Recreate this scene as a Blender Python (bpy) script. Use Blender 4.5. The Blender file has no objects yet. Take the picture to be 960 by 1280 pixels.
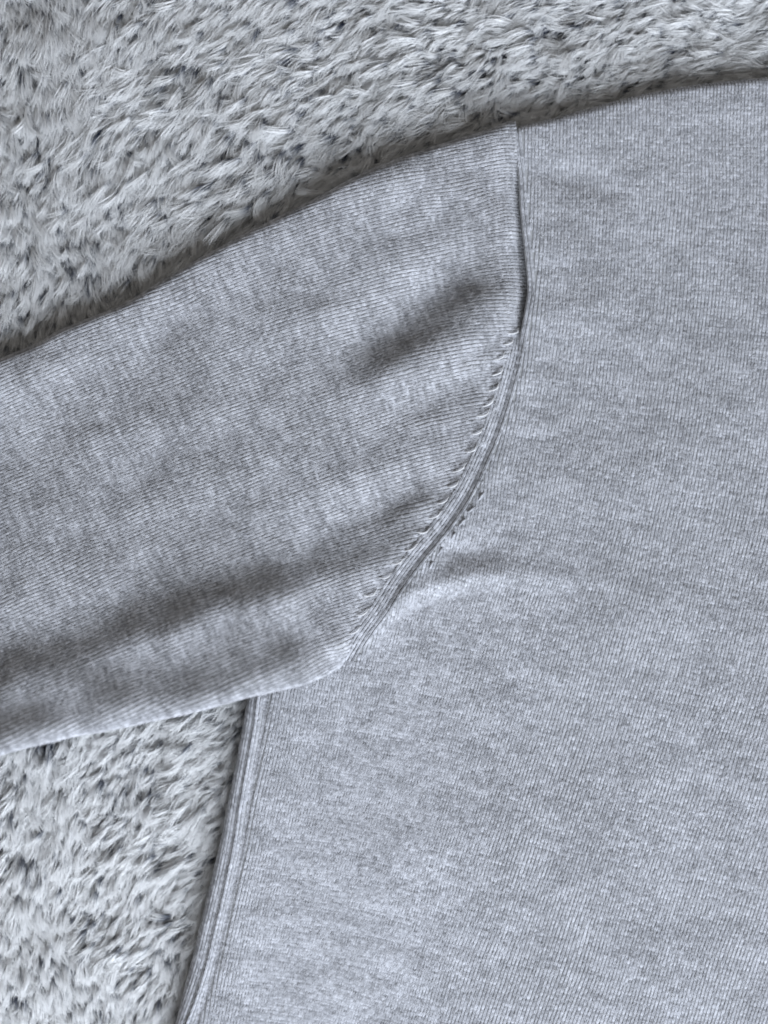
import bpy, math
import numpy as np

# ------------------------------------------------------------------ units
# plan layout is measured in "u" (1 u = 0.375 mm); plan x to the right, plan y downwards
S = 0.000375
ZREF = 49.0
rng = np.random.default_rng(11)

scene = bpy.context.scene
col = scene.collection

# ------------------------------------------------------------------ camera
CAM_H = 0.50
cam_d = bpy.data.cameras.new("camera")
cam = bpy.data.objects.new("camera", cam_d)
col.objects.link(cam)
cam.location = (0, 0, CAM_H + ZREF * S)
cam_d.sensor_fit = 'VERTICAL'
cam_d.sensor_height = 24.0
cam_d.lens = 24.0 * CAM_H / (1280 * S)
cam_d.clip_start = 0.02
cam_d.clip_end = 50
cam_d.dof.use_dof = True
cam_d.dof.focus_distance = CAM_H
cam_d.dof.aperture_fstop = 0.95
scene.camera = cam

# ------------------------------------------------------------------ world and lamps (indoor window light)
world = bpy.data.worlds.new("World")
scene.world = world
world.use_nodes = True
bg = world.node_tree.nodes["Background"]
bg.inputs[0].default_value = (1.0, 0.955, 0.90, 1)
bg.inputs[1].default_value = 0.20

def area(name, loc, target, size, power, colour):
    d = bpy.data.lights.new(name, 'AREA')
    d.shape = 'RECTANGLE'
    d.size, d.size_y = size
    d.energy = power
    d.color = colour
    o = bpy.data.objects.new(name, d)
    col.objects.link(o)
    o.location = loc
    v = np.array(target) - np.array(loc)
    from mathutils import Vector
    o.rotation_euler = Vector(v).to_track_quat('-Z', 'Y').to_euler()
    return o
area("window_light", (0.55, -1.12, 0.84), (0.0, 0.05, 0.0), (1.5, 1.0), 52.0, (0.83, 0.90, 1.0))

scene.view_settings.view_transform = 'Standard'
scene.view_settings.look = 'None'
scene.view_settings.exposure = 0.06
scene.view_settings.gamma = 1.0
scene.render.engine = 'CYCLES'
scene.cycles.filter_width = 1.9
scene.cycles_curves.shape = 'RIBBONS'

# ------------------------------------------------------------------ helpers
def smooth_line(pts, step=5.0):
    """Catmull-Rom through pts, resampled at an even step."""
    P = np.array(pts, float)
    Q = np.vstack([2 * P[0] - P[1], P, 2 * P[-1] - P[-2]])
    out = []
    for i in range(1, len(Q) - 2):
        t = np.linspace(0, 1, 24, endpoint=False)[:, None]
        a, b, c, d = Q[i - 1], Q[i], Q[i + 1], Q[i + 2]
        out.append(0.5 * (2 * b + (c - a) * t + (2 * a - 5 * b + 4 * c - d) * t ** 2 + (3 * b - a - 3 * c + d) * t ** 3))
    out.append(P[-1:])
    R = np.vstack(out)
    s = np.r_[0, np.cumsum(np.hypot(*np.diff(R, axis=0).T))]
    n = max(2, int(s[-1] / step) + 1)
    k = np.linspace(0, s[-1], n)
    return np.c_[np.interp(k, s, R[:, 0]), np.interp(k, s, R[:, 1])]

def near(poly, x, y):
    """distance, side (+ = right of travel with y down), arc length and foot of the nearest point on poly."""
    shp = np.shape(x)
    x = np.asarray(x, float).ravel(); y = np.asarray(y, float).ravel()
    best = np.full(x.shape, 1e18); seg = np.zeros(x.shape, np.int32)
    A = np.asarray(poly[:-1], float); D = np.diff(poly, axis=0); LL = (D ** 2).sum(1)
    for i in range(len(A)):
        rx = x - A[i, 0]; ry = y - A[i, 1]
        t = (rx * D[i, 0] + ry * D[i, 1]) / LL[i]
        np.clip(t, 0, 1, out=t)
        rx -= t * D[i, 0]; ry -= t * D[i, 1]
        rx *= rx; ry *= ry; rx += ry
        m = rx < best
        best[m] = rx[m]; seg[m] = i
    L = np.sqrt(LL); s0 = np.r_[0, np.cumsum(L)]
    a, d = A[seg], D[seg]
    rx = x - a[:, 0]; ry = y - a[:, 1]
    t = np.clip((rx * d[:, 0] + ry * d[:, 1]) / LL[seg], 0, 1)
    side = np.sign(d[:, 0] * ry - d[:, 1] * rx)
    out = (np.sqrt(best), side, s0[seg] + t * L[seg], a[:, 0] + t * d[:, 0], a[:, 1] + t * d[:, 1])
    return tuple(o.reshape(shp) for o in out)

def inside(poly, x, y):
    r = np.zeros(np.shape(x), bool)
    n = len(poly)
    for i in range(n):
        x0, y0 = poly[i]; x1, y1 = poly[(i + 1) % n]
        if y0 == y1: continue
        c = ((y0 > y) != (y1 > y)) & (x < (x1 - x0) * (y - y0) / (y1 - y0) + x0)
        r ^= c
    return r

def lattice_noise(x, y, cell, seed, octaves=1):
    out = 0; amp = 1.0; tot = 0
    for o in range(octaves):
        g = np.random.default_rng(seed + 97 * o).standard_normal((257, 257))
        u = np.asarray(x) / cell + 1000.3; v = np.asarray(y) / cell + 1000.7
        i = np.floor(u).astype(int); j = np.floor(v).astype(int)
        fu = u - i; fv = v - j
        fu = fu * fu * (3 - 2 * fu); fv = fv * fv * (3 - 2 * fv)
        i0, i1, j0, j1 = i % 257, (i + 1) % 257, j % 257, (j + 1) % 257
        n = (g[j0, i0] * (1 - fu) + g[j0, i1] * fu) * (1 - fv) + (g[j1, i0] * (1 - fu) + g[j1, i1] * fu) * fv
        out = out + amp * n; tot += amp; amp *= 0.5; cell = cell / 2
    return out / tot

def sstep(a, b, x):
    t = np.clip((np.asarray(x, float) - a) / (b - a), 0, 1)
    return t * t * (3 - 2 * t)

def world_xyz(x, y, z):
    return np.stack([(np.asarray(x) - 480.0) * S, (640.0 - np.asarray(y)) * S, np.asarray(z) * S], -1)

def mesh_object(name, verts, faces, mat, parent=None, attrs=None, smooth=True):
    """verts (N,3) in metres, faces (M,3|4) int array"""
    faces = np.asarray(faces, np.int32)
    k = faces.shape[1]
    me = bpy.data.meshes.new(name)
    me.vertices.add(len(verts)); me.loops.add(faces.size); me.polygons.add(len(faces))
    me.vertices.foreach_set("co", np.ascontiguousarray(verts, np.float32).ravel())
    me.loops.foreach_set("vertex_index", faces.ravel())
    me.polygons.foreach_set("loop_start", np.arange(0, faces.size, k, dtype=np.int32))
    me.polygons.foreach_set("use_smooth", np.full(len(faces), smooth))
    for an, (kind, arr) in (attrs or {}).items():
        at = me.attributes.new(an, kind, 'POINT')
        at.data.foreach_set('vector' if kind == 'FLOAT_VECTOR' else 'value', np.ascontiguousarray(arr, np.float32).ravel())
    me.update(calc_edges=True)
    me.materials.append(mat)
    o = bpy.data.objects.new(name, me)
    col.objects.link(o)
    if parent: o.parent = parent
    return o

def grid_faces(r, c):
    i = np.arange(r - 1)[:, None] * c + np.arange(c - 1)[None]
    i = i.ravel()
    return np.stack([i, i + c, i + c + 1, i + 1], 1)

def empty(name, label, cat):
    o = bpy.data.objects.new(name, None)
    col.objects.link(o)
    o['label'] = label; o['category'] = cat
    return o

# ------------------------------------------------------------------ outlines (plan units)
SEAM = smooth_line([(640, 146), (642, 160), (645, 190), (649, 225), (651, 260), (655, 300), (659, 340), (660, 365), (656, 392),
                    (650, 425), (644, 455), (632, 500), (617, 545), (601, 582), (588, 610), (575, 632), (557, 658),
                    (543, 675), (522, 700), (498, 733), (479, 764), (456, 796), (437, 829)], 4)
SLEEVE_TOP = smooth_line([(-90, 490), (-40, 470), (0, 449), (40, 432), (80, 411), (150, 383), (190, 358), (230, 335), (300, 296), (350, 270),
                          (400, 245), (440, 224), (475, 207), (520, 190), (565, 176), (605, 165), (641, 151), (670, 148)], 5)
SLEEVE_BOT = smooth_line([(-90, 962), (0, 937), (50, 922), (100, 911), (150, 902), (200, 892), (255, 879), (310, 864), (350, 855),
                          (380, 848), (410, 840), (430, 832.5), (442, 826), (456, 816), (490, 790)], 5)
SHOULDER = smooth_line([(620, 168), (641, 159), (665, 153), (700, 144), (740, 133), (790, 119), (840, 109), (900, 101), (960, 95), (1080, 87)], 5)
SIDE = smooth_line([(330, 780), (318, 830), (309, 872), (303, 905), (296, 945), (285, 1000), (275, 1050), (262, 1105), (250, 1155),
                    (238, 1205), (226, 1250), (214, 1300), (204, 1345), (196, 1380)], 5)
SIDE_SEAM = smooth_line([(345, 790), (334, 835), (325, 872), (321, 905), (312, 955), (303, 1005), (296, 1050), (285, 1105), (272, 1160),
                         (260, 1210), (247, 1250), (234, 1285), (221, 1325), (206, 1380)], 5)
STEP = smooth_line([(330, 838), (380, 833), (415, 827), (432, 821), (443, 813), (456, 801), (471, 783), (482, 770), (494, 759), (508, 749), (527, 741), (550, 734), (580, 728), (625, 724), (690, 727), (780, 735)], 5)

sleeve_poly = np.vstack([SLEEVE_TOP[SLEEVE_TOP[:, 0] < 641], SEAM[1:], SLEEVE_BOT[SLEEVE_BOT[:, 0] < 436][::-1]])
body_poly = np.vstack([SHOULDER[SHOULDER[:, 0] > 641], [[1080, 1380]], SIDE[::-1], SEAM[::-1][:-1]])

# ------------------------------------------------------------------ height rasters
RX0, RY0, RSTEP = -100.0, 60.0, 2.5
gx = np.arange(RX0, 1090, RSTEP); gy = np.arange(RY0, 1390, RSTEP)
GX, GY = np.meshgrid(gx, gy)

def sample(Z, x, y):
    u = np.clip((np.asarray(x) - RX0) / RSTEP, 0, len(gx) - 1.001); v = np.clip((np.asarray(y) - RY0) / RSTEP, 0, len(gy) - 1.001)
    i = u.astype(int); j = v.astype(int); fu = u - i; fv = v - j
    return (Z[j, i] * (1 - fu) + Z[j, i + 1] * fu) * (1 - fv) + (Z[j + 1, i] * (1 - fu) + Z[j + 1, i + 1] * fu) * fv

WX = 6 * lattice_noise(GX, GY, 75, 51, 2); WY = 6 * lattice_noise(GX, GY, 75, 52, 2); WA = lattice_noise(GX, GY, 85, 53, 2)
FOLD = 1.3
def fold(pts, amp, wid, ends=(0.2, 0.2), wid2=None):
    """a soft ridge (amp > 0) or valley along a line; wid2 = width on the + side; fades over the end fractions"""
    ln = smooth_line(pts, 12)
    d, sd, arc, fx, fy = near(ln, GX + WX, GY + WY)
    L = np.hypot(*np.diff(ln, axis=0).T).sum()
    t = arc / L
    f = sstep(0, ends[0] + 1e-4, t) if ends[0] > 0 else 1.0
    g = sstep(0, ends[1] + 1e-4, 1 - t) if ends[1] > 0 else 1.0
    w = np.where(sd > 0, wid2 or wid, wid)
    return FOLD * amp * np.exp(-(d / w) ** 2) * f * g * (1 + .15 * WA)

dseam, sseam, aseam, fsx, fsy = near(SEAM, GX, GY)     # seam runs downwards: + side is the sleeve (left)
dtop = near(SLEEVE_TOP, GX, GY)[0]
dbot = near(SLEEVE_BOT, GX, GY)[0]
wob = lattice_noise(GX, GY, 70, 5, 2)
wob2 = lattice_noise(GX + GY * 0.4, (GY - GX * 0.3) * 1.6, 38, 9, 2)

ZS = 52.5 + 2.6 * wob + 0.9 * wob2
ZS = ZS + 7.0 * np.exp(-((dtop - 16) / 42) ** 2)
for pts, am, w1, en, w2 in [
    ([(-60, 884), (0, 866), (80, 842), (150, 817), (250, 785), (380, 742), (470, 708), (545, 672)], 12, 30, (0, .06), 75),
    ([(-60, 815), (60, 785), (200, 738), (330, 694), (450, 652), (540, 610)], -6, 34, (0, .15), 30),
    ([(-60, 938), (60, 912), (200, 880), (300, 855), (380, 834), (448, 800)], 19, 32, (0, .05), 90),
    ([(-60, 930), (100, 895), (260, 858), (430, 815)], 27, 200, (0, .12), 200),
    ([(330, 512), (430, 484), (500, 462), (556, 430), (610, 384), (640, 325)], 12, 36, (.55, .25), 36),
    ([(330, 480), (420, 448), (490, 410), (545, 372), (594, 322), (620, 270)], -15, 36, (.55, .4), 36),
    ([(560, 472), (600, 452), (638, 430)], 3, 10, (.3, .1), 12),
    ([(480, 562), (540, 532), (605, 500)], 3, 15, (.4, .1), 15),
    ([(370, 622), (460, 592), (565, 552)], 4, 20, (.4, .1), 20),
    ([(400, 684), (480, 655), (548, 622)], 4, 15, (.4, .1), 15),
    ([(290, 424), (370, 398), (450, 380)], 3, 22, (.4, .4), 22),
    ([(60, 566), (200, 522), (330, 490)], 3, 28, (.3, .4), 28),
    ([(100, 646), (250, 604), (380, 566)], 3, 26, (.3, .4), 26),
    ([(560, 226), (604, 250), (645, 292)], 3, 14, (.4, .1), 14),
    ([(450, 306), (520, 285), (590, 246)], -3, 16, (.4, .3), 18),
    ([(130, 455), (190, 430), (260, 400)], -4, 26, (.3, .3), 26),
    ([(-50, 505), (30, 485), (110, 450)], 4, 22, (0, .3), 26),
    ([(390, 250), (460, 232), (540, 215)], 4, 20, (.3, .3), 24),
]:
    ZS = ZS + fold(pts, am, w1, en, w2)
# the sleeve tucks down into the armhole seam
tuck = np.interp(GY, [140, 200, 250, 320, 380, 415, 440, 600, 760, 830], [2, 5, 10, 18, 20, 15, 7, 6, 2, 0])
ZS = ZS - tuck * np.exp(-(dseam / np.interp(GY, [150, 230, 330, 400, 440, 800], [6, 9, 16, 15, 8, 6])) ** 2)
# little pockets between the fashioning stitches
MARKS = [(646, 415), (638, 429), (629, 447), (624, 466), (619, 484), (613, 501), (608, 517), (598, 541), (592, 562), (577, 586),
         (569, 606), (556, 627), (548, 645), (534, 665), (517, 683), (501, 701), (484, 720), (467, 741), (458, 763), (446, 787)]
for (ax, ay), (bx, by) in zip(MARKS[:-1], MARKS[1:]):
    cx, cy = (ax * .55 + bx * .45) - 4, (ay * .55 + by * .45)
    ZS = ZS - 2.4 * np.exp(-(((GX - cx) / 4.5) ** 2 + ((GY - cy) / 5.5) ** 2))

dstep, sstp, astp, _, _ = near(STEP, GX, GY)            # travels to the right: - side (above) is the raised part
dside = near(SIDE_SEAM, GX, GY)[0]
ZB = 46.5 + 2.2 * lattice_noise(GX, GY, 150, 21, 2)
above = sstep(-18, 12, np.where(sstp < 0, dstep, -dstep))
amp = np.interp(GX, [436, 462, 540, 600, 680, 780], [0, 11, 12, 10, 6.5, 0])
ZB = ZB + amp * above * np.exp(-np.maximum(np.where(sstp < 0, dstep, 0) - 4, 0) / np.interp(GX, [440, 560, 700], [22, 24, 34]))
ZB = ZB + 4.0 * np.exp(-((dside - 8) / 55) ** 2) * sstep(800, 900, GY)     # seam allowance lifts the edge
sds = dside * near(SIDE_SEAM, GX, GY)[1]
ZB = ZB - 3.6 * np.exp(-((sds + 7.5) / 4.0) ** 2) * sstep(800, 900, GY)
ZB = ZB + fold([(540, 700), (590, 690), (650, 688)], -4.5, 18, (.2, .4))
for pts, am, w1, en, w2 in [
    ([(648, 470), (680, 474), (720, 468)], 1, 12, (.1, .5), 10), ([(634, 520), (680, 530), (730, 532)], 1.1, 15, (.1, .5), 13),
    ([(612, 575), (660, 590), (720, 600)], 1.2, 16, (.1, .5), 14), ([(664, 300), (700, 306), (760, 300)], 1.2, 16, (.1, .5), 14),
    ([(664, 395), (700, 388), (760, 376)], 1.1, 15, (.1, .5), 13), ([(700, 800), (800, 770), (920, 760)], 3, 50, (.3, .3), 50),
    ([(420, 1120), (560, 1060), (700, 1030)], 3, 55, (.3, .3), 55)]:
    ZB = ZB + fold(pts, am, w1, en, w2)
ZB = ZB + fold([(650, 212), (710, 222), (800, 248)], -3.0, 17, (.15, .4))
ZB = ZB + fold([(690, 455), (720, 400), (790, 350)], 2.5, 30, (.3, .4))
ZB = ZB + fold([(640, 640), (760, 600), (900, 590)], 2.5, 45, (.3, .3))
ZB = ZB + 6.0 * np.exp(-(near(SHOULDER, GX, GY)[0] / 60) ** 2)
ZB = ZB + np.interp(GY, [150, 250, 420, 600, 700], [2, 4, 6, 4, 3]) * np.exp(-((dseam - 9) / 22) ** 2)
ZB = ZB - np.interp(GY, [140, 400, 440, 700, 790, 830], [1, 1.5, 3, 3.5, 1, 0]) * np.exp(-(dseam / 3.6) ** 2)

# both panels meet at the lower armhole seam
dz = sample(ZS, fsx, fsy) - sample(ZB, fsx, fsy) + 1.0
wS = np.interp(fsy, [430, 700, 800, 829], [.5, .6, .95, 1.0]); on = sstep(395, 450, fsy)
ZS = ZS - on * wS * dz * np.exp(-(dseam / 26) ** 2)
ZB = ZB + on * (1 - wS) * dz * np.exp(-(dseam / 15) ** 2)

# ------------------------------------------------------------------ rolled edges
_er = {}
def edge_raster(line):
    if id(line) not in _er:
        a, b = GX[::4, ::4], GY[::4, ::4]
        c = near(line[::2], a, b)[0]
        _er[id(line)] = np.repeat(np.repeat(c, 4, 0), 4, 1)[:len(gy), :len(gx)]
    return _er[id(line)]

def slope_shift(Z, x, y, k, lim):
    gyr, gxr = np.gradient(Z, RSTEP)
    return np.clip(-k * sample(gxr, x, y), -lim, lim), np.clip(-k * sample(gyr, x, y), -lim, lim)

def roll(x, y, h, edges):
    """wrap points near an edge line around a rounded rim. Returns x, y, dz for points lifted h above the sheet."""
    x = np.array(x, float); y = np.array(y, float); dz = np.array(h, float) * 1.0
    for line, R, inward in edges:
        idx = np.nonzero(sample(edge_raster(line), x, y) < R * 2 + 8)[0]
        if not len(idx): continue
        d, sd, arc, fx, fy = near(line, x[idx], y[idx])
        sdist = d * sd * inward
        k = sdist < R
        idx = idx[k]; d = d[k]; sdist = sdist[k]; fx = fx[k]; fy = fy[k]
        nx = (x[idx] - fx) / np.maximum(d, 1e-6) * np.sign(sdist); ny = (y[idx] - fy) / np.maximum(d, 1e-6) * np.sign(sdist)
        th = np.clip((R - sdist) / R, 0, 2.6)
        hh = dz[idx]
        dn = R - (R + hh) * np.sin(th)
        x[idx] = fx + nx * dn; y[idx] = fy + ny * dn
        dz[idx] = (R + hh) * np.cos(th) - R
    return x, y, dz

def rim_limit(x, y, edges):
    ok = np.ones(len(x), bool)
    for line, R, inward in edges:
        far = near(line[::6] if len(line) % 6 == 1 else np.vstack([line[::6], line[-1:]]), x, y)
        sdist = far[0] * far[1] * inward
        i = np.nonzero(far[0] < R * 2 + 10)[0]
        d, sd, *_ = near(line, x[i], y[i])
        sdist[i] = d * sd * inward
        ok &= sdist > R - R * 1.9
    return ok

# ------------------------------------------------------------------ materials
def nodes_of(name):
    m = bpy.data.materials.new(name); m.use_nodes = True
    nt = m.node_tree
    return m, nt, nt.nodes, nt.links, nt.nodes["Principled BSDF"]

def knit_material(name, dark, light, gain=1.0):
    """melange yarn: grey and white fibres twisted together, so colour streaks run along the courses"""
    m, nt, N, L, p = nodes_of(name)
    at = N.new('ShaderNodeAttribute'); at.attribute_name = 'fabric'
    def noise(scale, detail, rough=.5):
        mp = N.new('ShaderNodeMapping'); mp.inputs['Scale'].default_value = scale
        L.new(at.outputs['Vector'], mp.inputs[0])
        n = N.new('ShaderNodeTexNoise'); n.inputs['Scale'].default_value = 1; n.inputs['Detail'].default_value = detail
        n.inputs['Roughness'].default_value = rough
        L.new(mp.outputs[0], n.inputs['Vector'])
        return n.outputs['Fac']
    def mth(op, a, b):
        k = N.new('ShaderNodeMath'); k.operation = op
        for s, v in zip(k.inputs, (a, b)):
            if isinstance(v, (int, float)): s.default_value = v
            else: L.new(v, s)
        return k.outputs[0]
    a = noise((.10, .55, 1), 2)          # short streaks within a course
    b = noise((.05, .15, 1), 3, .55)   # broad cloudy melange
    c = noise((.5, 1.0, 1), 1)
    sh = N.new('ShaderNodeAttribute'); sh.attribute_name = 'shade'
    f = mth('ADD', mth('MULTIPLY', mth('SUBTRACT', a, .5), 1.5), mth('MULTIPLY', mth('SUBTRACT', b, .5), 1.35))
    f = mth('ADD', f, mth('MULTIPLY', mth('SUBTRACT', c, .5), .9))
    f = mth('ADD', mth('ADD', f, mth('MULTIPLY', sh.outputs['Fac'], .19)), .5)
    r = N.new('ShaderNodeValToRGB')
    r.color_ramp.elements[0].position = .0; r.color_ramp.elements[0].color = (*dark, 1)
    r.color_ramp.elements[1].position = 1.0; r.color_ramp.elements[1].color = (*light, 1)
    L.new(f, r.inputs[0])
    L.new(r.outputs[0], p.inputs['Base Color'])
    p.inputs['Roughness'].default_value = .85
    p.inputs['Specular IOR Level'].default_value = .25
    p.inputs['Sheen Weight'].default_value = .15
    p.inputs['Sheen Roughness'].default_value = .5
    return m

YARN = knit_material("melange_yarn", (.265, .269, .289), (.57, .58, .62))
CORE = knit_material("melange_core", (.26, .264, .278), (.42, .427, .44))
THREAD = knit_material("pale_yarn", (.48, .48, .495), (.74, .74, .75))

# ------------------------------------------------------------------ knitting
LEG_T = np.array([0.0, .33, .68, 1.0])
def knit(name, cx, cy, ev, eu, p, q, fab, zf, edges, parent, mat, thick=1.0, long=1.0):
    """one V stitch per centre: two rounded yarn legs each. ev/eu = unit vectors along the wale / across it"""
    n = len(cx)
    shade = rng.standard_normal((n, 1)) * .9
    jit = rng.standard_normal((n, 4)) * .07
    Vs, Fs, A, B = [], [], [], []
    base = 0
    for s in (-1, 1):
        t = LEG_T[None, :, None]
        lat = s * (.10 + .12 * t + jit[:, 0:1, None] * .6) * p              # legs spread upwards
        lon = ((-.64 + 1.36 * t) * long + jit[:, 1:2, None]) * q
        wid = np.array([.15, .222, .228, .17])[None, :, None] * p * (1 + 2 * jit[:, 2:3, None])
        hgt = np.array([.06, .26, .29, .12])[None, :, None] * p * thick
        side = np.array([-1.0, 0, 1.0])[None, None, :]
        U = lat + side * wid
        V = np.broadcast_to(lon, U.shape)
        H = np.where(side == 0, hgt, hgt * .3 - .14 * p) * np.ones_like(U)
        X = cx[:, None, None] + eu[:, 0, None, None] * U + ev[:, 0, None, None] * V
        Y = cy[:, None, None] + eu[:, 1, None, None] * U + ev[:, 1, None, None] * V
        X, Y, H = X.ravel(), Y.ravel(), H.ravel()
        Z = zf(X, Y)
        X2, Y2, DZ = roll(X, Y, H, edges)
        Vs.append(world_xyz(X2, Y2, Z + DZ))
        g = grid_faces(4, 3)
        if s: Fs.append((np.arange(n)[:, None, None] * 12 + g[None] + base).reshape(-1, 4))
        base += n * 12
        fa = np.repeat(fab, 12, 0).reshape(n, 12, 2).copy()
        fa[:, :, 0] += (U / p).reshape(n, 12); fa[:, :, 1] += (V / q).reshape(n, 12)
        A.append(np.concatenate([fa.reshape(-1, 2), np.zeros((n * 12, 1))], 1))
        B.append(np.repeat(shade + rng.standard_normal((n, 1)) * .5, 12, 0).ravel())
    o = mesh_object(name, np.vstack(Vs), np.vstack(Fs), mat, parent,
                    {'fabric': ('FLOAT_VECTOR', np.vstack(A)), 'shade': ('FLOAT', np.concatenate(B))})
    o['kind'] = 'stuff'
    return o

def sheet(name, X, Y, zf, edges, parent, mat, sink=1.1):
    r, c = X.shape
    x, y = X.ravel(), Y.ravel()
    z = zf(x, y)
    x2, y2, dz = roll(x, y, np.full(len(x), -sink), edges)
    fab = np.stack([x / 4.3, y / 3.5, np.zeros_like(x)], 1)
    return mesh_object(name, world_xyz(x2, y2, z + dz), grid_faces(r, c), mat, parent,
                       {'fabric': ('FLOAT_VECTOR', fab), 'shade': ('FLOAT', np.zeros(len(x)))})

def resample(line, n):
    s = np.r_[0, np.cumsum(np.hypot(*np.diff(line, axis=0).T))]
    k = np.linspace(0, s[-1], n)
    return np.c_[np.interp(k, s, line[:, 0]), np.interp(k, s, line[:, 1])]

def offset(line, d):
    t = np.gradient(line, axis=0); t /= np.hypot(*t.T)[:, None]
    return line + np.c_[-t[:, 1], t[:, 0]] * d          # + = right of travel (y down)

R_TOP, R_BOT, R_SH, R_SIDE = 12.0, 8.5, 12.0, 9.5
sleeve_edges = [(SLEEVE_TOP, R_TOP, 1), (SLEEVE_BOT, R_BOT, -1)]
body_edges = [(SHOULDER, R_SH, 1)]
back_edges = [(SIDE, R_SIDE, -1)]

sweater = empty('sweater', 'light grey melange knitted sweater lying flat on the fluffy fur throw', 'sweater')
zs = lambda x, y: sample(ZS, x, y)
zb = lambda x, y: sample(ZB, x, y)

# ---- sleeve
n = 260
top = resample(offset(SLEEVE_TOP[SLEEVE_TOP[:, 0] < 642], -12), n)
bot = resample(np.vstack([offset(SLEEVE_BOT[SLEEVE_BOT[:, 0] < 437], 9)]), n)
v = np.linspace(0, 1, 150)[:, None]
sl = SEAM
right = resample(offset(SEAM, -1.0), 150)
u = np.linspace(0, 1, n)[None]
PX = top[None, :, 0] * (1 - v) + bot[None, :, 0] * v
PY = top[None, :, 1] * (1 - v) + bot[None, :, 1] * v
w = u ** 6
ex = right[:, 0:1] - PX[:, -1:]; ey = right[:, 1:2] - PY[:, -1:]
PX = PX + ex * w; PY = PY + ey * w
sleeve = sheet('sleeve', PX, PY, zs, sleeve_edges, sweater, CORE)

def band_width(arc_y):
    return np.interp(arc_y, [408, 430, 470, 560, 640, 720, 780, 812, 830], [0, 7, 13, 16.5, 17.5, 17.5, 15, 9, 4])

def sleeve_lattice():
    p, q = 4.15, 3.45
    xs = np.linspace(-200, 800, 500)
    ang = np.radians(np.interp(xs, [-200, 0, 150, 300, 420, 520, 600, 660, 800], [24, 23.5, 22.5, 20.5, 18, 15, 10.5, 8, 7]))
    Hc = np.r_[0, np.cumsum(np.tan(ang[:-1]) * np.diff(xs))]
    wi = np.arange(0, 330); ci = np.arange(0, 330)
    W, C = np.meshgrid(wi, ci)
    x0 = -150 + C * q * .95
    a = np.interp(x0, xs, ang)
    off = (W - 165) * p
    x = x0 + np.sin(a) * off
    y = 560 - np.interp(x0, xs, Hc) + np.interp(150, xs, Hc) + np.cos(a) * off
    x = x.ravel(); y = y.ravel(); a = a.ravel()
    fab = np.stack([W.ravel(), C.ravel()], 1).astype(float)
    m = (x > -60) & (x < 690) & (y > 110) & (y < 1000)
    x, y, a, fab = x[m], y[m], a[m], fab[m]
    x += lattice_noise(x, y, 60, 31) * 1.0; y += lattice_noise(x, y, 60, 32) * 1.2
    sx, sy = slope_shift(ZS, x, y, 5, 3); x += sx; y += sy
    ev = np.stack([np.cos(a), -np.sin(a)], 1); eu = np.stack([np.sin(a), np.cos(a)], 1)
    return x, y, ev, eu, fab, p, q
x, y, ev, eu, fab, p, q = sleeve_lattice()
d, sd, arc, fx, fy = near(SEAM, x, y)
ok = (sd > 0) & (d > np.where(fy > 409, band_width(fy), 0) + .4)
ok &= rim_limit(x, y, sleeve_edges)
ok &= ~((fy > 826) & (x > 440))
knit('knit_stitches', x[ok], y[ok], ev[ok], eu[ok], p, q, fab[ok], zs, sleeve_edges, sleeve, YARN, .55)

# ---- front panel
nv = 330
left = np.vstack([offset(SHOULDER[(SHOULDER[:, 0] > 640) & (SHOULDER[:, 0] < 650)], -12)[:1], offset(SEAM[4:], -1.0)[:-1],
                  [[424, 828], [390, 836], [345, 846]], SIDE_SEAM[SIDE_SEAM[:, 1] > 845]])
left = resample(left, nv)
rt = resample(np.array([[1080.0, 76.0], [1080.0, 1380.0]]), nv)
u = np.linspace(0, 1, 230)[None]
PX = left[:, 0:1] * (1 - u) + rt[:, 0:1] * u
PY = left[:, 1:2] * (1 - u) + rt[:, 1:2] * u
# the first rows follow the curved shoulder edge
sh = offset(SHOULDER, -12)
ysh = np.interp(PX, sh[:, 0], sh[:, 1])
PY = np.maximum(PY, ysh)
k = sstep(0, .25, np.linspace(0, 1, nv))[:, None]
PY = PY + (ysh[0:1] - PY[0:1]) * (1 - k)
front = sheet('front_panel', PX, PY, zb, body_edges, sweater, CORE)

def body_lattice():
    p, q = 4.45, 3.55
    ys = np.linspace(-200, 1700, 600)
    lean = np.radians(np.interp(ys, [-200, 230, 420, 620, 800, 1000, 1300, 1700], [-1, 1, 7, 12.5, 16.5, 17.5, 18, 18]))
    G = np.r_[0, np.cumsum(np.tan(lean[:-1]) * np.diff(ys))]
    W, C = np.meshgrid(np.arange(0, 420), np.arange(0, 520))
    y0 = -100 + C * q
    l = np.interp(y0, ys, lean)
    off = (W - 170) * p
    kx = .66 + .34 * sstep(-420, 0, off)
    l = l * kx
    x = 760 + np.cos(l * .6) * off - np.interp(y0, ys, G) * kx + 60
    y = y0 + np.sin(l * .8) * off
    x, y, l = x.ravel(), y.ravel(), l.ravel()
    fab = np.stack([W.ravel() + 900, C.ravel() + 500], 1).astype(float)
    m = (x > 180) & (x < 1010) & (y > 70) & (y < 1330)
    x, y, l, fab = x[m], y[m], l[m], fab[m]
    x += lattice_noise(x, y, 70, 41) * 1.1; y += lattice_noise(x, y, 70, 42) * 1.0
    sx, sy = slope_shift(ZB, x, y, 5, 3); x += sx; y += sy
    ev = np.stack([np.sin(l), -np.cos(l)], 1); eu = np.stack([np.cos(l), np.sin(l)], 1)
    return x, y, ev, eu, fab, p, q
x, y, ev, eu, fab, p, q = body_lattice()
d, sd, arc, fx, fy = near(SEAM, x, y)
d2, sd2, _, _, fy2 = near(SIDE_SEAM, x, y)
BB = lambda yy: np.interp(yy, [140, 165, 410, 440, 600, 700, 760, 800, 829], [8, 9, 9, 8.5, 9, 9, 8, 6, 3])
onb = (fy < 828)
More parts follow.
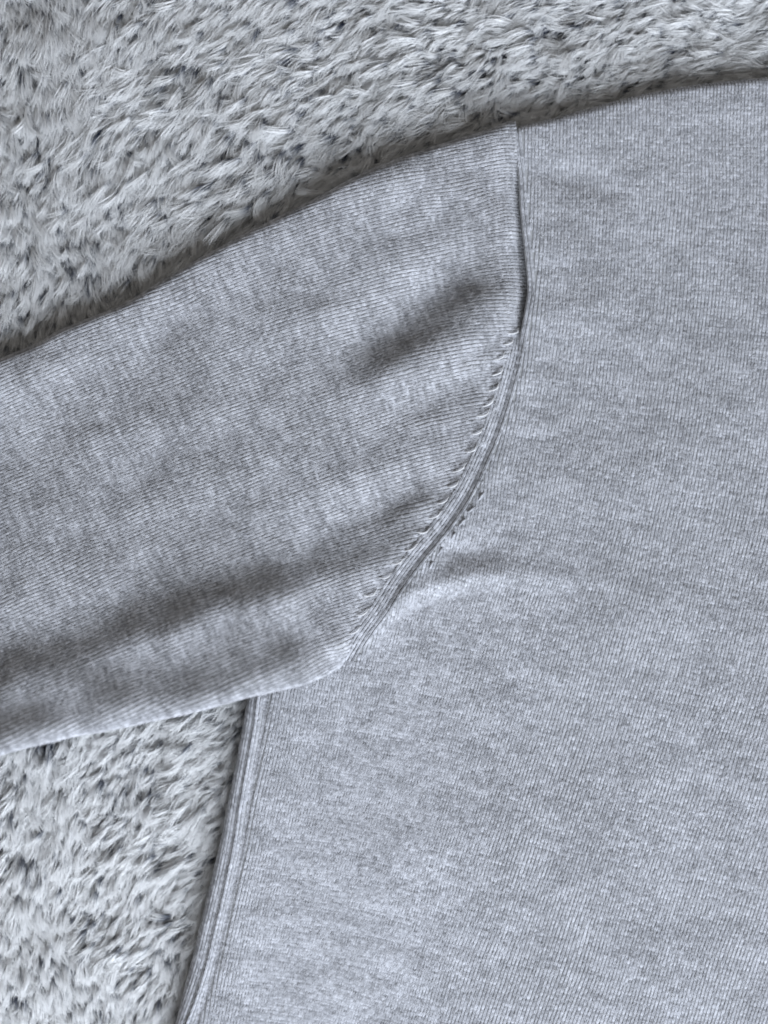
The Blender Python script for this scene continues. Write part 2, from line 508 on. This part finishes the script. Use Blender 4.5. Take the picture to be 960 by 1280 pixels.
ok = np.where(fy < 828, (sd < 0) & (d > BB(fy) + .4), True)
ok &= ~((y < 828) & (x < 437))| (y > 805)
ok &= np.where(y > 800, (sd2 < 0) & (d2 > 4.5), True)
ok &= (y > 800) | (sd < 0)
ok &= rim_limit(x, y, body_edges)
# nothing is knitted where the sleeve covers it deeply
db, sb, *_ = near(SLEEVE_BOT, x, y)
ok &= ~((sb < 0) & (db > 22) & (x < 455))
knit('knit_stitches', x[ok], y[ok], ev[ok], eu[ok], p, q, fab[ok], zb, body_edges, front, YARN, .75, 1.12)

# ---- columns of stitches that follow a seam
def columns(line, offs, q, a0, a1, keep=None):
    s = np.r_[0, np.cumsum(np.hypot(*np.diff(line, axis=0).T))]
    t = np.gradient(line, axis=0); t /= np.hypot(*t.T)[:, None]
    X, Y, E, U, F = [], [], [], [], []
    for i, o in enumerate(offs):
        k = np.arange(max(a0, 0), min(a1, s[-1]), q) + rng.uniform(0, q)
        bx = np.interp(k, s, line[:, 0]); by = np.interp(k, s, line[:, 1])
        tx = np.interp(k, s, t[:, 0]); ty = np.interp(k, s, t[:, 1])
        off = o
        x = bx - ty * off; y = by + tx * off
        m = np.ones(len(k), bool) if keep is None else keep(by, abs(o))
        X.append(x[m]); Y.append(y[m])
        E.append(np.stack([tx, ty], 1)[m]); U.append(np.stack([-ty, tx], 1)[m])
        F.append(np.stack([np.full(len(k), i * 7.0 + 2000), k / q], 1)[m])
    return np.concatenate(X), np.concatenate(Y), np.vstack(E), np.vstack(U), np.vstack(F)

# armhole seam: bands of wales on both sides of the join
seam_lift_s = lambda x, y: sample(ZS, x, y) + 1.2
def strip(name, line, o0, o1, zf, sink, parent, mat, yr=None, m=7, edges=()):
    ln = line if yr is None else line[(line[:, 1] >= yr[0]) & (line[:, 1] <= yr[1])]
    r = [offset(ln, o) for o in np.linspace(o0, o1, m)]
    X = np.array([a[:, 0] for a in r]); Y = np.array([a[:, 1] for a in r])
    return sheet(name, X, Y, zf, list(edges), parent, mat, sink)
armhole = strip('armhole_seam', SEAM, -13, 1.0, lambda x, y: zb(x, y) - .3, 1.6, sweater, CORE, (140, 822), edges=body_edges)
X, Y, E, U, F = columns(SEAM, [-1.9, -6.1], 3.5, 6, 1e4, lambda by, o: o < BB(by) + .5)
knit('knit_stitches', X, Y, E, U, 4.1, 3.5, F, zb, body_edges, armhole, YARN, 1.1, 1.5)
band = strip('fashioned_band', SEAM, 1, 19, lambda x, y: zs(x, y) - .2, 1.6, sweater, CORE, (424, 800))
X, Y, E, U, F = columns(SEAM, [2.0, 6.2, 10.4, 14.6], 3.5, 6, 1e4, lambda by, o: (o < band_width(by) + 1) & (by > 414))
knit('knit_stitches', X, Y, E, U, 4.1, 3.5, F, lambda x, y: zs(x, y) + .5, [], band, YARN, 1.15, 1.5)

# ---- side seam, with the strip of the back panel that shows beyond it
n = 260
a = resample(offset(SIDE[SIDE[:, 1] > 828], 12), n); b = resample(offset(SIDE_SEAM[SIDE_SEAM[:, 1] > 828], -2), n)
u = np.linspace(0, 1, 16)[:, None]
PX = a[None, :, 0] * (1 - u) + b[None, :, 0] * u; PY = a[None, :, 1] * (1 - u) + b[None, :, 1] * u
ZK = ZB - 1.0 - .08 * np.minimum(dside, 40) * (near(SIDE_SEAM, GX, GY)[1] > 0)
zk = lambda x, y: sample(ZK, x, y)
back = sheet('back_panel', PX, PY, zk, back_edges, sweater, CORE)
X, Y, E, U, F = columns(SIDE_SEAM, np.arange(4.6, 44, 4.2), 3.5, 30, 1e4)
dd, ss, *_ = near(SIDE, X, Y)
ok = rim_limit(X, Y, back_edges) & (Y > 835)
knit('knit_stitches', X[ok], Y[ok], E[ok], U[ok], 4.2, 3.5, F[ok], zk, back_edges, back, YARN, .45)
zq = lambda x, y: zb(x, y) + 1.6
sseam = strip('side_seam', SIDE_SEAM, -4.5, 4.5, lambda x, y: zb(x, y) - .5, .6, sweater, CORE, (835, 1400))
X, Y, E, U, F = columns(SIDE_SEAM, [-2.4, 1.6], 3.2, 30, 1e4)
ok = Y > 838
zc = lambda x, y: zb(x, y) + 1.7
zg = lambda x, y: zb(x, y) - 1.6
knit('knit_stitches', X[ok], Y[ok], E[ok], U[ok], 4.0, 3.2, F[ok], lambda x, y: zb(x, y) + np.where(near(SIDE_SEAM, x, y)[1] > 0, 2.2, -.9), [], sseam, YARN, 1.0, 1.4)

# ---- fashioning stitches: each a single pale loop of yarn pulled across the sleeve
def tube(name, pts, rad, parent, mat, sides=6):
    P = np.array(pts, float)
    T = np.gradient(P, axis=0); T /= np.linalg.norm(T, axis=1)[:, None]
    Nn = np.cross(T, [0, 0, 1.0]); Nn /= np.linalg.norm(Nn, axis=1)[:, None]
    Bn = np.cross(T, Nn)
    an = np.linspace(0, 2 * math.pi, sides, endpoint=False)
    rr = np.asarray(rad)[:, None, None]
    V = P[:, None] + rr * (np.cos(an)[None, :, None] * Nn[:, None] + np.sin(an)[None, :, None] * Bn[:, None])
    k = len(P); F = []
    for i in range(k - 1):
        for j in range(sides):
            F.append((i * sides + j, i * sides + (j + 1) % sides, (i + 1) * sides + (j + 1) % sides, (i + 1) * sides + j))
    V = V.reshape(-1, 3)
    fab = np.stack([V[:, 0] / 3, V[:, 1] / 3, V[:, 2] * 0], 1)
    return mesh_object(name, world_xyz(V[:, 0], V[:, 1], V[:, 2]), F, mat, parent,
                       {'fabric': ('FLOAT_VECTOR', fab), 'shade': ('FLOAT', np.zeros(len(V)))})

for i, (mx, my) in enumerate(MARKS):
    d, sd, arc, fx, fy = near(SEAM, np.array([mx - 3.0]), np.array([my * 1.0]))
    j = int(np.argmin(np.hypot(SEAM[:, 0] - mx, SEAM[:, 1] - my)))
    t = SEAM[min(j + 1, len(SEAM) - 1)] - SEAM[j - 1]; t = t / np.hypot(*t)
    s = rng.uniform(.85, 1.2)
    # from out on the sleeve, a shallow sag, then up along the band
    a = np.radians(rng.normal(16, 9))
    ax = np.array([-math.cos(a), math.sin(a)])
    o = np.array([mx, my]) + rng.normal(0, .8, 2)
    c = [o + ax * 11.5 * s + [0, .2], o + ax * 8 * s + [0, 1.2], o + ax * 3.5 * s + [0, 1.8], o + [1.5, .2], o - t * 3 * s + [1.4, -.5], o - t * 5.5 * s + [2.6, 0]]
    c = smooth_line(c, 1.8)
    z = zs(c[:, 0], c[:, 1])
    f = np.linspace(0, 1, len(c))
    lift = np.interp(f, [0, .2, .5, .8, 1], [.5, 2.6, 4.2, 3.8, 1.0])
    r = np.interp(f, [0, .15, .7, 1], [.4, .95, 1.05, .55])
    tube('fashioning_stitch', np.c_[c, z + lift], r, band, THREAD)
for (mx, my) in [(600, 621), (588, 637), (577, 653), (564, 671), (550, 689), (537, 706)]:
    a = np.radians(rng.normal(62, 10))
    ax = np.array([math.cos(a), -math.sin(a)])
    o = np.array([mx, my]) + rng.normal(0, .6, 2)
    c = smooth_line([o - ax * 5, o - ax * 2 + [.8, .3], o + ax * 1.5 + [.8, .3], o + ax * 4.5 + [3, -.5]], 1.6)
    f = np.linspace(0, 1, len(c))
    tube('fashioning_stitch', np.c_[c, zb(c[:, 0], c[:, 1]) + np.interp(f, [0, .3, .7, 1], [.4, 2.1, 2.2, .3])],
         np.interp(f, [0, .3, .7, 1], [.5, 1.35, 1.35, .5]), armhole, YARN)

# ---- loose fibres that stand off the knit
def fuzz(parent, n, box, okf, zf, seed):
    g = np.random.default_rng(seed)
    x = g.uniform(box[0], box[1], n); y = g.uniform(box[2], box[3], n)
    k = okf(x, y); x, y = x[k], y[k]; n = len(x)
    a = g.uniform(0, 2 * math.pi, n); ln = g.uniform(3, 9, n); cu = g.normal(0, 1.1, n)
    P = np.zeros((n, 5, 3)); px, py = x.copy(), y.copy()
    top = g.uniform(.8, 2.6, n)
    for i in range(5):
        f = i / 4
        P[:, i, 0] = px; P[:, i, 1] = py
        P[:, i, 2] = zf(px, py) + .6 + top * math.sin(math.pi * (.15 + .75 * f))
        px = px + np.cos(a + cu * f) * ln / 4; py = py + np.sin(a + cu * f) * ln / 4
    h = bpy.data.hair_curves.new('yarn_fuzz'); h.add_curves([5] * n)
    h.attributes['position'].data.foreach_set('vector', world_xyz(P[..., 0], P[..., 1], P[..., 2]).astype(np.float32).ravel())
    r = h.attributes.get('radius') or h.attributes.new('radius', 'FLOAT', 'POINT')
    r.data.foreach_set('value', np.full(n * 5, .085 * S, np.float32))
    h.materials.append(FIBRE)
    o = bpy.data.objects.new('yarn_fuzz', h); col.objects.link(o); o.parent = parent; o['kind'] = 'stuff'
m, nt, N, L, p = nodes_of("loose_fibre")
p.inputs['Base Color'].default_value = (.62, .62, .64, 1); p.inputs['Roughness'].default_value = .9
FIBRE = m
far_in = lambda poly, lines, dd: (lambda x, y: inside(poly, x, y) & np.logical_and.reduce([near(l[::3], x, y)[0] > dd for l in lines]))
fuzz(sleeve, 52000, (-50, 660, 140, 950), far_in(sleeve_poly, [SLEEVE_TOP, SLEEVE_BOT], 14), zs, 3)
fuzz(front, 90000, (190, 1000, 90, 1320), far_in(body_poly, [SHOULDER, SIDE, SEAM], 16), zb, 4)

# ------------------------------------------------------------------ fur throw
throw = empty('fur_throw', 'fluffy pale grey long-pile fur throw with dark roots, under the sweater', 'throw')
m, nt, N, L, p = nodes_of("throw_backing")
p.inputs['Base Color'].default_value = (.07, .075, .09, 1); p.inputs['Roughness'].default_value = .95
BK = m
m, nt, N, L, p = nodes_of("fur")
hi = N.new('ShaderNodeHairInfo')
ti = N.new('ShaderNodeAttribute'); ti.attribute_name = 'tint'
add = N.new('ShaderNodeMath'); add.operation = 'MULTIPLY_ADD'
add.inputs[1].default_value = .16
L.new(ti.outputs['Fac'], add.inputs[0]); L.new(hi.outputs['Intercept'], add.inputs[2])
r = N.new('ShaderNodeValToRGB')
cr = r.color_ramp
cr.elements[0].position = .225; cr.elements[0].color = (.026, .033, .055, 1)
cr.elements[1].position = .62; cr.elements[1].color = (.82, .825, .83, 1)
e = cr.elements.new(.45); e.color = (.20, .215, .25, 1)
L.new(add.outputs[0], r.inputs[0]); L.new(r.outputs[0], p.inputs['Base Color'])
p.inputs['Roughness'].default_value = .8
p.inputs['Specular IOR Level'].default_value = .12
FUR = m

FLOW = np.array([(30, 60, 104), (50, 160, 94), (30, 300, 98), (60, 420, 92), (110, 200, 84), (100, 320, 86), (180, 100, 64), (200, 250, 70), (160, 330, 74), (260, 120, 58),
                 (300, 230, 60), (350, 60, 46), (400, 180, 45), (450, 60, 44), (550, 120, 35), (650, 50, 28), (620, 140, 38), (750, 80, 42),
                 (800, 30, 30), (930, 50, 18), (40, 950, 86), (50, 1050, 86), (40, 1200, 104), (100, 1250, 108), (130, 980, 60),
                 (200, 930, 52), (170, 1080, 45), (150, 1180, 52), (260, 950, 28), (230, 1050, 36), (200, 1200, 56)], float)
def flow(x, y):
    dx = np.zeros_like(x); dy = np.zeros_like(x)
    for fx, fy, a in FLOW:
        w = 1 / (((x - fx) ** 2 + (y - fy) ** 2) + 500) ** 2.0
        dx += w * -math.cos(math.radians(a)); dy += w * math.sin(math.radians(a))
    return np.arctan2(dy, dx)

SP = 5.3
tx, ty = np.meshgrid(np.arange(-60, 1030, SP), np.arange(-60, 1350, SP))
tx = (tx + rng.uniform(-.5, .5, tx.shape) * SP).ravel(); ty = (ty + rng.uniform(-.5, .5, ty.shape) * SP).ravel()

def outline_dist(x, y):
    ins = inside(sleeve_poly, x, y) | inside(body_poly, x, y)
    d = np.minimum.reduce([near(l, x, y)[0] for l in (SLEEVE_TOP[::2], SLEEVE_BOT[::2], SHOULDER[::2], SIDE[::2])])
    return np.where(ins, -d, d)
OD = np.zeros_like(GX)
od_x = np.arange(-130, 1110, 4.0); od_y = np.arange(-130, 1420, 4.0)
ODX, ODY = np.meshgrid(od_x, od_y)
ODR = outline_dist(ODX, ODY)
def od(x, y):
    u = np.clip((x + 130) / 4, 0, len(od_x) - 1.001); v = np.clip((y + 130) / 4, 0, len(od_y) - 1.001)
    i = u.astype(int); j = v.astype(int); fu = u - i; fv = v - j
    return (ODR[j, i] * (1 - fu) + ODR[j, i + 1] * fu) * (1 - fv) + (ODR[j + 1, i] * (1 - fu) + ODR[j + 1, i + 1] * fu) * fv

k = od(tx, ty) > -22
tx, ty = tx[k], ty[k]
nt_ = len(tx)
t_ang = flow(tx, ty) + .30 * lattice_noise(tx, ty, 46, 71, 2) + rng.normal(0, .10, nt_)
t_len = np.where(ty > 800, 38, 46) * np.exp(rng.normal(0, .16, nt_)) * (1 + .10 * lattice_noise(tx, ty, 70, 73))
t_lift = np.clip(.50 + .14 * rng.standard_normal(nt_) + .16 * lattice_noise(tx, ty, 40, 74), .18, .95)    # 0 lies flat, 1 stands
t_curl = rng.normal(0, .30, nt_)
t_od = od(tx, ty)
t_lift = np.clip(t_lift + .25 * np.exp(-(t_od / 22) ** 2), .1, 1.05)
t_dark = rng.random(nt_) < np.where(ty > 800, .05, .20) * (1 + .8 * np.clip(lattice_noise(tx, ty, 60, 76), -1, 2))
t_tint = rng.normal(0, .5, nt_) + .4 * lattice_noise(tx, ty, 30, 75) - t_dark * rng.uniform(1.0, 2.5, nt_)
PER = 26
t_wid = np.where(t_dark, .13, .42)
t_len = np.where(t_dark, t_len * .85, t_len)
K = 7
ti_ = np.repeat(np.arange(nt_), PER)
ns = len(ti_)
rx = tx[ti_] + rng.normal(0, SP, ns) * t_wid[ti_]; ry = ty[ti_] + rng.normal(0, SP, ns) * t_wid[ti_]
k = od(rx, ry) > -9
ti_, rx, ry = ti_[k], rx[k], ry[k]; ns = len(ti_)
ang = t_ang[ti_] + rng.normal(0, .09, ns)
ln = t_len[ti_] * rng.uniform(.72, 1.08, ns)
lift = np.clip(t_lift[ti_] + rng.normal(0, .05, ns), .1, 1)
curl = t_curl[ti_] + rng.normal(0, .06, ns)
clump = rng.uniform(.55, .95, ns)
pos = np.zeros((ns, K, 3))
sink = lambda D: -8.0 * np.exp(-(np.maximum(D, 0) / 62) ** 2)
px, py, pz = rx.copy(), ry.copy(), sink(od(rx, ry))
wave = rng.uniform(0, 2 * math.pi, nt_)[ti_]
for i in range(K):
    f = i / (K - 1)
    # gather towards the tuft's own axis as the strand goes up
    g = clump * f ** 1.1
    cxp = px + (tx[ti_] - rx) * g; cyp = py + (ty[ti_] - ry) * g
    pos[:, i, 0] = cxp; pos[:, i, 1] = cyp; pos[:, i, 2] = pz
    fm = (i + .5) / (K - 1)
    el = np.radians(78) * (1 - fm) ** 1.1 * (.55 + .6 * lift) + np.radians(-4 + 26 * lift * (1 - fm))
    h = ang + curl * fm * fm * 1.6 +   .16 * np.sin(5.5 * fm + wave)
    st = ln / (K - 1)
    px = px + np.cos(h) * np.cos(el) * st; py = py + np.sin(h) * np.cos(el) * st; pz = pz + np.sin(el) * st
bx = np.linspace(-260, 1220, 120); by = np.linspace(-260, 1540, 140)
BX, BY = np.meshgrid(bx, by)
BZ = -1.5 + sink(od(BX, BY))
mesh_object('backing', world_xyz(BX.ravel(), BY.ravel(), BZ.ravel()), grid_faces(140, 120), BK, throw)

# the sweater presses the pile down along its edge
D = od(pos[..., 0], pos[..., 1])
cap = np.where(D < 0, 26.0, 26.0 + 2.5 * np.maximum(D, 0))
Z = pos[..., 2]
pos[..., 2] = np.where(Z > cap * .7, cap * .7 + cap * .3 * np.tanh((Z - cap * .7) / (cap * .3)), Z)

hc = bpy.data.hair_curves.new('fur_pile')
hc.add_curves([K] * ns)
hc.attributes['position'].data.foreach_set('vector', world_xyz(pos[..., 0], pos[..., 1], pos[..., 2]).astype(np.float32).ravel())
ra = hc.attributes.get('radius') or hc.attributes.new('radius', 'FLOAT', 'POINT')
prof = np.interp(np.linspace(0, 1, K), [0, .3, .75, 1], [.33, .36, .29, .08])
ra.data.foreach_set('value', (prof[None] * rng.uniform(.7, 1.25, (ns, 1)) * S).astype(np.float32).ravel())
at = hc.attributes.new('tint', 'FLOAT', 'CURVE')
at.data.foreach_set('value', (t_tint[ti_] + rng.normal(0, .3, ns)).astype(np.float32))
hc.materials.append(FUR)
pile = bpy.data.objects.new('fur_pile', hc)
col.objects.link(pile); pile.parent = throw; pile['kind'] = 'stuff'
